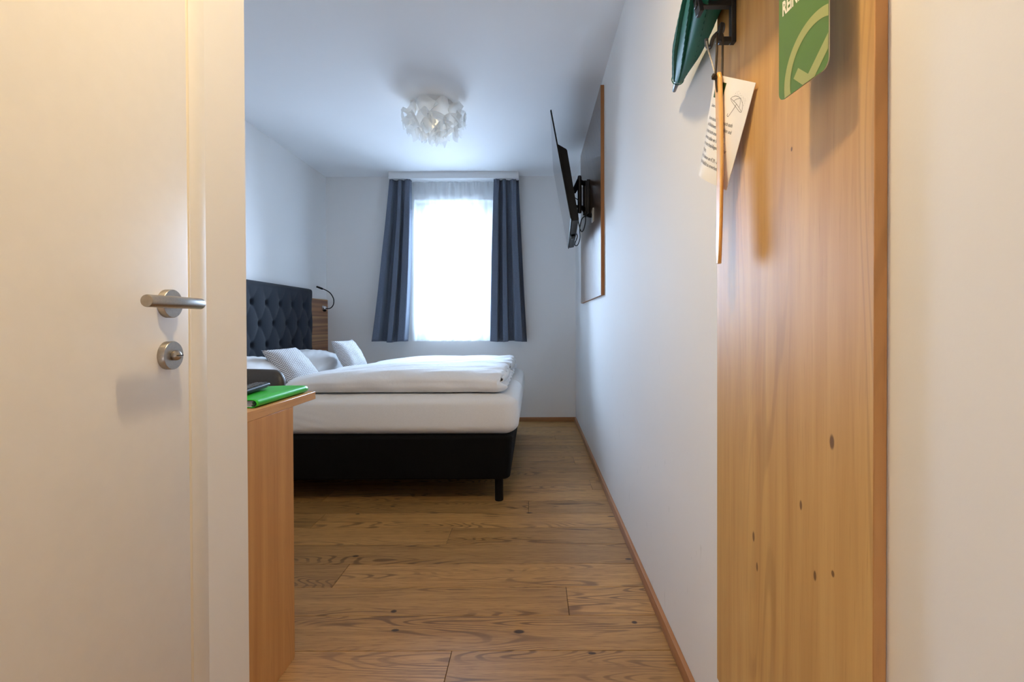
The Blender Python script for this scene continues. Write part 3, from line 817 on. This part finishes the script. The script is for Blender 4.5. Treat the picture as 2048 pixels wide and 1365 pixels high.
# ------------------------------------------------------------------ bed
BX0, BX1, BY0, BY1 = -2.018, -.127, 2.83, 4.705
tag(obj('bed_wall_panel', box(BM(), XL, XL+.018, 2.72, YB-.0145, .30, 1.247, .001, 1), BROWN, loc=(0, 0, 0)), 'striped brown wooden panel on the wall behind the bed', 'wall panel')
bed = tag(empty('bed', ((BX0+BX1)/2, (BY0+BY1)/2, 0)), 'black upholstered double bed with dark tufted headboard', 'bed')
bm = rbox(BM(), ((BX0+BX1)/2, (BY0+BY1)/2, (.13+.377)/2), ((BX1-BX0)/2, (BY1-BY0)/2, (.377-.13)/2), (.05, .05, .018), (20, 20, 6), 5,
          lambda p, d: Vector((p.x+.008*max(0, d.x)*(p.z/.12), p.y - .004*(d.y < -.5)*math.cos(p.z*12), p.z)))
obj('bed_base', bm, BOXF, bed)
for (x, y) in ((-.198, 2.895), (-.198, 4.64), (-1.94, 2.895), (-1.94, 4.64), (-.198, 3.77)):
    obj('leg', lathe(BM(), (x, y, 0), (0, 0, 1), [(0, 0), (0, .022), (.004, .024), (.130, .024)], 24), BLACKP, bed)
HX0, HX1 = XL+.0185, -2.052
HY0, HY1, HZ0, HZ1 = 2.80, 4.738, .10, 1.328
def puff(y, z):
    a = (y-4.628)/.2094 + (z-1.008)/.315; b = (y-4.628)/.2094 - (z-1.008)/.315
    s = abs(math.sin(PI*a)*math.sin(PI*b))
    h = .62 + .38*s**.6
    m = 1 - max(0, min(1, (z-1.175)/.10))**1.5
    ey = min(1, max(0, (HY1-.02-y)/.12)) if y > HY1-.14 else 1
    h = h*m + (1-m)*(.92+.04*s)
    # pits at the buttons
    ra, rb = a-round(a), b-round(b)
    d2 = (ra*ra + rb*rb)
    if z < 1.24: h -= .55*math.exp(-d2/.010) + .18*math.exp(-d2/.05)
    edge = min(1, (HY1-y)/.045, (HZ1-z)/.045, (y-HY0)/.045); edge = math.sqrt(max(0, 1-(1-max(0, edge))**2))
    return (.012 + .036*h*(.55+.45*ey))*1, edge
bm = BM()
def hb(u, v):
    y = HY0+(HY1-HY0)*u; z = HZ0+(HZ1-HZ0)*v; h, e = puff(y, z)
    return Vector((HX1 - .02 + .02*e + h*e*.95 - .008, y, z))
Vv = grid(bm, 230, 150, hb)
def border(V, nu, nv): return [V[i][0] for i in range(nu+1)] + [V[nu][j] for j in range(1, nv+1)] + [V[i][nv] for i in range(nu-1, -1, -1)] + [V[0][j] for j in range(nv-1, 0, -1)]
bo = border(Vv, 230, 150); bk = [bm.verts.new((HX0, v.co.y, v.co.z)) for v in bo]
for k in range(len(bo)): bm.faces.new((bo[k], bo[(k+1) % len(bo)], bk[(k+1) % len(bo)], bk[k]))
bm.faces.new(bk)
head = obj('headboard', bm, HEADF, bed, angle=80)
for j in (-1, 0, 1):
    for i in range(10):
        y = 4.628 - .2094*i - (.1047 if j else 0); z = 1.008+.1575*j
        if y < 2.95: continue
        h, e = puff(y, z)
        x = HX1 + h*.95 - .008
        obj('button', lathe(BM(), (x-.003, y, z), (1, 0, 0), [(0, .0115), (.004, .0112), (.008, .0085), (.010, .004), (.0105, 0)], 16), HEADF, head)
def mattress(y0, y1, label):
    def dp(p, d):
        k = 1 - (p.z/.115)**2
        p = p.copy(); p.x += .016*max(0, d.x)*k; p.y += .008*d.y*k*(1 if d.y < 0 else .3)
        p.z += .003*wob(p.x*1.2, p.y*1.5)*(d.z > .6)
        if d.y < -.6:                     # drawn creases of the fitted sheet at the head end
            s = max(0, min(1, (-p.x-.02)/.35))
            p.y += .0022*s*math.sin((p.z*1.0 + p.x*.22)*150)*math.exp(-((p.z+.03)/.05)**2)
        return p
    bm = rbox(BM(), ((-2.012-.098)/2, (y0+y1)/2, .4895), ((2.012-.098)/2, (y1-y0)/2, .112), (.075, .07, .055), (110, 24, 10), 6, dp)
    return tag(obj('mattress', bm, SHEET), label, 'mattress')
mattress(2.842, 3.762, 'thick white mattress in fitted sheet at the near side of the bed')
mattress(3.776, 4.690, 'thick white mattress in fitted sheet at the window side of the bed')

def duvet(x0, x1, y0, y1, z0, z1, seed, label):
    hx, hy, hz = (x1-x0)/2, (y1-y0)/2, (z1-z0)/2
    def dp(p, d):
        p = p.copy()
        u = (p.x+hx)/(2*hx); w = p.y/hy
        top = max(0, d.z)
        # crown: lower at the head end, fullest past the middle, drooping to the sides
        crown = -.050*(1-min(1, u*2.1))**2 + .004*math.sin(PI*min(1, u*1.08)) - .006*w*w - (.016*max(0, u-.72)/.28 if seed < 1 else 0) - .035*max(0, abs(w)-.72)**1.2
        p.z += crown*(p.z+hz)/(2*hz)*1.0
        p.z += .008*top*wob(p.x*1.6, p.y*2.1, 1.0, seed)
        if d.x > .2:      # the folded, gathered foot end
            k = d.x
            zz = (p.z+hz)/(2*hz)
            p.x += k*(.012*math.sin(zz*PI*2.2+.6) - .020*math.exp(-((zz-.50)/.13)**2) + .005*math.sin(p.y*34+seed*3+zz*5) + .003*math.sin(p.y*71+zz*9))
        if u > .84: p.z += .0065*((u-.84)/.16)*(math.sin(p.y*30+seed*5+p.x*16) + .5*math.sin(p.y*67+seed))*top
        if d.y < -.3: p.y += .010*math.sin(p.x*5.2+seed) * (1-abs(p.z/hz)) + .003*math.sin(p.x*23+p.z*35+seed)
        return p
    bm = rbox(BM(), ((x0+x1)/2, (y0+y1)/2, (z0+z1)/2), (hx, hy, hz), (.055, .085, hz*.80), (100, 60, 4), 8, dp)
    zmin = min(v.co.z for v in bm.verts)
    for v in bm.verts: v.co.z = max(v.co.z, z0)
    return bm
d1 = obj('duvet', duvet(-1.425, -.160, 2.872, 3.735, .6065, .733, .3, ''), DUVET, angle=180); tag(d1, 'folded white duvet at the near side of the bed', 'duvet')
d2 = obj('duvet', duvet(-1.375, -.155, 3.775, 4.63, .6065, .720, 1.9, ''), DUVET, angle=180); tag(d2, 'folded white duvet at the window side of the bed', 'duvet')
def duvet_fold(d, y0, y1, z, x):
    """gathered hem band showing in the open foot end"""
    bm = BM(); n = 70
    def P(u, v):
        y = y0+(y1-y0)*u; a = PI*(v*1.25-.15)
        r = .024*(1+.18*math.sin(u*61)+.12*math.sin(u*143))*(1-.55*abs(2*u-1)**6)
        return Vector((x + r*math.sin(a)*.95, y, z + r*1.05*math.cos(a) + .004*math.sin(u*9)))
    grid(bm, n, 12, P)
    o = obj('hem', bm, DUVET, d, angle=180); m = o.modifiers.new('thickness', 'SOLIDIFY'); m.thickness = .003
duvet_fold(d1, 2.95, 3.60, .678, -.186)
duvet_fold(d2, 3.85, 4.52, .676, -.180)

def pillow(c, tilt, W, Dp, T, label):
    h = Vector((-math.cos(tilt), 0, math.sin(tilt)))
    bm = pillow_shape(BM(), c, (0, 1, 0), h, W, Dp, T, .06, 30)
    for v in bm.verts: v.co.z = max(v.co.z, .604)
    return tag(obj('pillow', bm, PILLOW, angle=180), label, 'pillow')
pillow((-1.812, 3.27, .690), .22, .76, .40, .19, 'white pillow at the headboard on the near side of the bed')
pillow((-1.808, 4.215, .688), .20, .76, .40, .19, 'white pillow at the headboard on the window side of the bed')
def cushion(c, w, h, W, Hh, T, label):
    bm = pillow_shape(BM(), c, w, h, W, Hh, T, .10, 34)
    return tag(obj('cushion', bm, PRINT, angle=180), label, 'cushion')
cushion((-1.630, 3.485, .714), (.05, 1, 0), (-.66, 0, .75), .42, .32, .12, 'grey patterned cushion leaning on the pillow nearer the desk')
cushion((-1.510, 4.225, .738), (.08, 1, 0), (-.50, 0, .87), .38, .30, .12, 'grey patterned cushion leaning on the pillow nearer the window')

# reading lamp on the bed panel
rl = tag(empty('reading_lamp', (XL+.018, 5.08, 1.153)), 'black gooseneck reading lamp on the brown panel beside the headboard', 'lamp')
bx = XL+.0182
obj('wall_mount', lathe(BM(), (bx, 5.08, 1.160), (1, 0, 0), [(0, .026), (.006, .026), (.008, .022), (.030, .020), (.036, .016), (.036, 0)], 28), CHROME, rl)
obj('switch', lathe(BM(), (bx+.022, 5.08, 1.142), (0, 0, -1), [(0, .016), (.014, .015), (.018, .010), (.018, 0)], 20), BLACKP, rl)
gp = smooth_path([(bx+.034, 5.08, 1.155), (bx+.08, 5.07, 1.158), (bx+.118, 5.05, 1.19), (bx+.130, 5.03, 1.245), (bx+.112, 5.00, 1.300), (bx+.080, 4.97, 1.330), (bx+.052, 4.95, 1.343)], 8)
obj('gooseneck', tube(BM(), gp, .0048, 10), BLACKP, rl)
obj('lamp_head', tube(BM(), [(bx+.056, 4.952, 1.340), (bx+.045, 4.945, 1.346), (bx+.006, 4.925, 1.362)], [.0085, .0095, .0080], 14), BLACKP, rl)

# ------------------------------------------------------------------ desk behind the hallway wall
DXR = -.720
desk = tag(empty('desk', (-1.35, 1.45, 0)), 'oak desk with thick top behind the hallway wall', 'desk')
obj('desktop', box(BM(), -2.06, DXR, YP+.003, 1.688, .7555, .780, .001, 1), DESKT, desk)
obj('side_panel', box(BM(), DXR-.019, DXR-.0006, YP+.003, 1.531, 0, .755, .0008, 1), DESK, desk)
obj('side_panel', box(BM(), -2.06, -2.041, YP+.003, 1.531, 0, .755, .0008, 1), DESK, desk)
obj('back_panel', box(BM(), -2.040, DXR-.0195, YP+.02, YP+.038, .40, .755, .0008, 1), DESK, desk)

# chair tucked in at the desk
CX = -1.105
ch = tag(empty('desk_chair', (CX, 1.62, 0)), 'dark leather chair tucked in behind the desk', 'chair')
def bdisp(p, d):
    p = p.copy(); p.y += .05*(p.x/.22)**2*-1 + .02*(p.z/.2)
    return p
bm = rbox(BM(), (CX, 1.845, .655), (.225, .032, .185), (.05, .028, .05), (14, 4, 12), 5, bdisp); obj('backrest', bm, LEATH, ch)
bm = rbox(BM(), (CX, 1.605, .455), (.215, .205, .04), (.05, .05, .03), (12, 12, 3), 4); obj('seat', bm, LEATH, ch)
for sx in (-1, 1):
    obj('leg', tube(BM(), [(CX+sx*.17, 1.45, 0), (CX+sx*.17, 1.46, .416)], .014, 12), BLACKM, ch)
    obj('leg', tube(BM(), [(CX+sx*.17, 1.80, 0), (CX+sx*.17, 1.765, .30), (CX+sx*.17, 1.775, .44), (CX+sx*.17, 1.820, .60)], .014, 12), BLACKM, ch)

# folder and remote control
fo = tag(empty('folder', (-.84, 1.51, .780)), 'green plastic folder at the edge of the desk', 'folder')
fy0, fy1, fx0, fx1 = 1.352, 1.668, -.955, -.7335
def sk_(p):           # lies a little askew, spine along the desk edge
    a = .03; c, s = math.cos(a), math.sin(a); dx, dy = p.x+.7335, p.y-1.51
    return Vector((-.7335 + dx*c - dy*s*.35, 1.51 + dy*c + dx*s, p.z))
bm = BM()
def fP(u, v):
    # cover: bottom sheet, round spine, top sheet bowed slightly
    y = fy0+(fy1-fy0)*v; L = .21
    if u < .42: q = u/.42; x = fx1-.012-L*(1-q); z = .7812
    elif u < .58:
        a = -PI/2 + PI*(u-.42)/.16; x = fx1-.012+.0118*math.cos(a); z = .7812+.0105+.0105*math.sin(a)
    else: q = (u-.58)/.42; x = fx1-.012-L*q; z = .8022 + .004*math.sin(q*PI) - .010*q + .0025*math.sin(v*PI)
    return sk_(Vector((x, y, z)))
grid(bm, 60, 24, fP)
o = obj('cover', bm, GREEN, fo, angle=60); m = o.modifiers.new('thickness', 'SOLIDIFY'); m.thickness = .0012
bm = BM()
for k in range(5):
    b2 = box(BM(), fx0+.03, fx1-.016-.002*(k % 2), fy0+.004+.002*k, fy1-.035, .7830+.0030*k, .7850+.0030*k)
    merge(bm, b2, sk_)
obj('pages', bm, PAPER, fo)
rc = tag(empty('remote_control', (-.815, 1.48, .806)), 'black remote control lying on the green folder', 'remote control')
def rm(p): return Vector((-.818, 1.475, .8075)) + Euler((.028, -.02, .06), 'XYZ').to_matrix() @ p
bm = BM(); b2 = BM(); rbox(b2, (0, 0, .0085), (.0235, .085, .0085), (.012, .012, .006), (3, 12, 2), 4, lambda p, d: Vector((p.x*(1-.18*(p.z < 0)), p.y*(1-.05*(p.z < 0)), p.z)))
merge(bm, b2, rm); body = obj('body', bm, REMOTE, rc)
for i in range(3):
    for j in range(9):
        bm = BM(); b2 = box(BM(), -.0165+.0125*i, -.0085+.0125*i, -.072+.0165*j, -.0645+.0165*j, .0168, .0184, .0006, 1)
        merge(bm, b2, rm); kk = obj('key', bm, KEYR if (i, j) == (1, 2) else KEYG, rc)
        if (i, j) == (1, 2): kk['label'] = 'red key'

# ------------------------------------------------------------------ daylight
w = bpy.data.worlds.new('overcast_sky'); bpy.context.scene.world = w; w.use_nodes = True
bg = w.node_tree.nodes['Background']; bg.inputs[1].default_value = 92
wt = w.node_tree; tc = wt.nodes.new('ShaderNodeTexCoord'); sx = wt.nodes.new('ShaderNodeSeparateXYZ'); mr = wt.nodes.new('ShaderNodeMapRange'); mx = wt.nodes.new('ShaderNodeMix')
mx.data_type = 'RGBA'; mr.interpolation_type = 'SMOOTHSTEP'; mr.inputs[1].default_value = -.20; mr.inputs[2].default_value = .15
wt.links.new(tc.outputs['Generated'], sx.inputs[0]); wt.links.new(sx.outputs[2], mr.inputs[0]); wt.links.new(mr.outputs[0], mx.inputs[0])
mx.inputs[6].default_value = (.23, .28, .37, 1)      # pale ground and houses below the horizon
mx.inputs[7].default_value = (.57, .735, 1.0, 1)     # overcast sky
wt.links.new(mx.outputs[2], bg.inputs[0])
pd = bpy.data.lights.new('window_portal', 'AREA'); pd.shape = 'RECTANGLE'; pd.size = WX1-WX0; pd.size_y = WZ1-WZ0; pd.cycles.is_portal = True
po = bpy.data.objects.new('window_portal', pd); C.objects.link(po); po.location = ((WX0+WX1)/2, YB+.31, (WZ0+WZ1)/2); po.rotation_euler = (-PI/2, 0, 0)

# ------------------------------------------------------------------ camera
t, r = .0092, .0030
R = Vector((1, 0, 0)); U = Vector((0, math.sin(t), math.cos(t))); F = Vector((0, math.cos(t), -math.sin(t)))
R2 = R*math.cos(r) - U*math.sin(r); U2 = U*math.cos(r) + R*math.sin(r)
cam = bpy.data.cameras.new('camera'); cam.sensor_fit = 'HORIZONTAL'; cam.sensor_width = 36; cam.lens = 18
cam.shift_x = -.0209961; cam.shift_y = -.0127339; cam.clip_start = .02
co = bpy.data.objects.new('camera', cam); C.objects.link(co)
M = Matrix((R2, U2, -F)).transposed().to_4x4(); M.translation = Vector((0, 0, 1.003)); co.matrix_world = M
sc = bpy.context.scene; sc.camera = co
sc.view_settings.view_transform = 'Standard'; sc.view_settings.look = 'None'; sc.view_settings.gamma = 1; sc.view_settings.exposure = 0
sc.view_settings.use_curve_mapping = False
sc.cycles.use_denoising = True
sc.cycles.max_bounces = 10; sc.cycles.diffuse_bounces = 6; sc.cycles.transparent_max_bounces = 24
sc.cycles.sample_clamp_indirect = 8
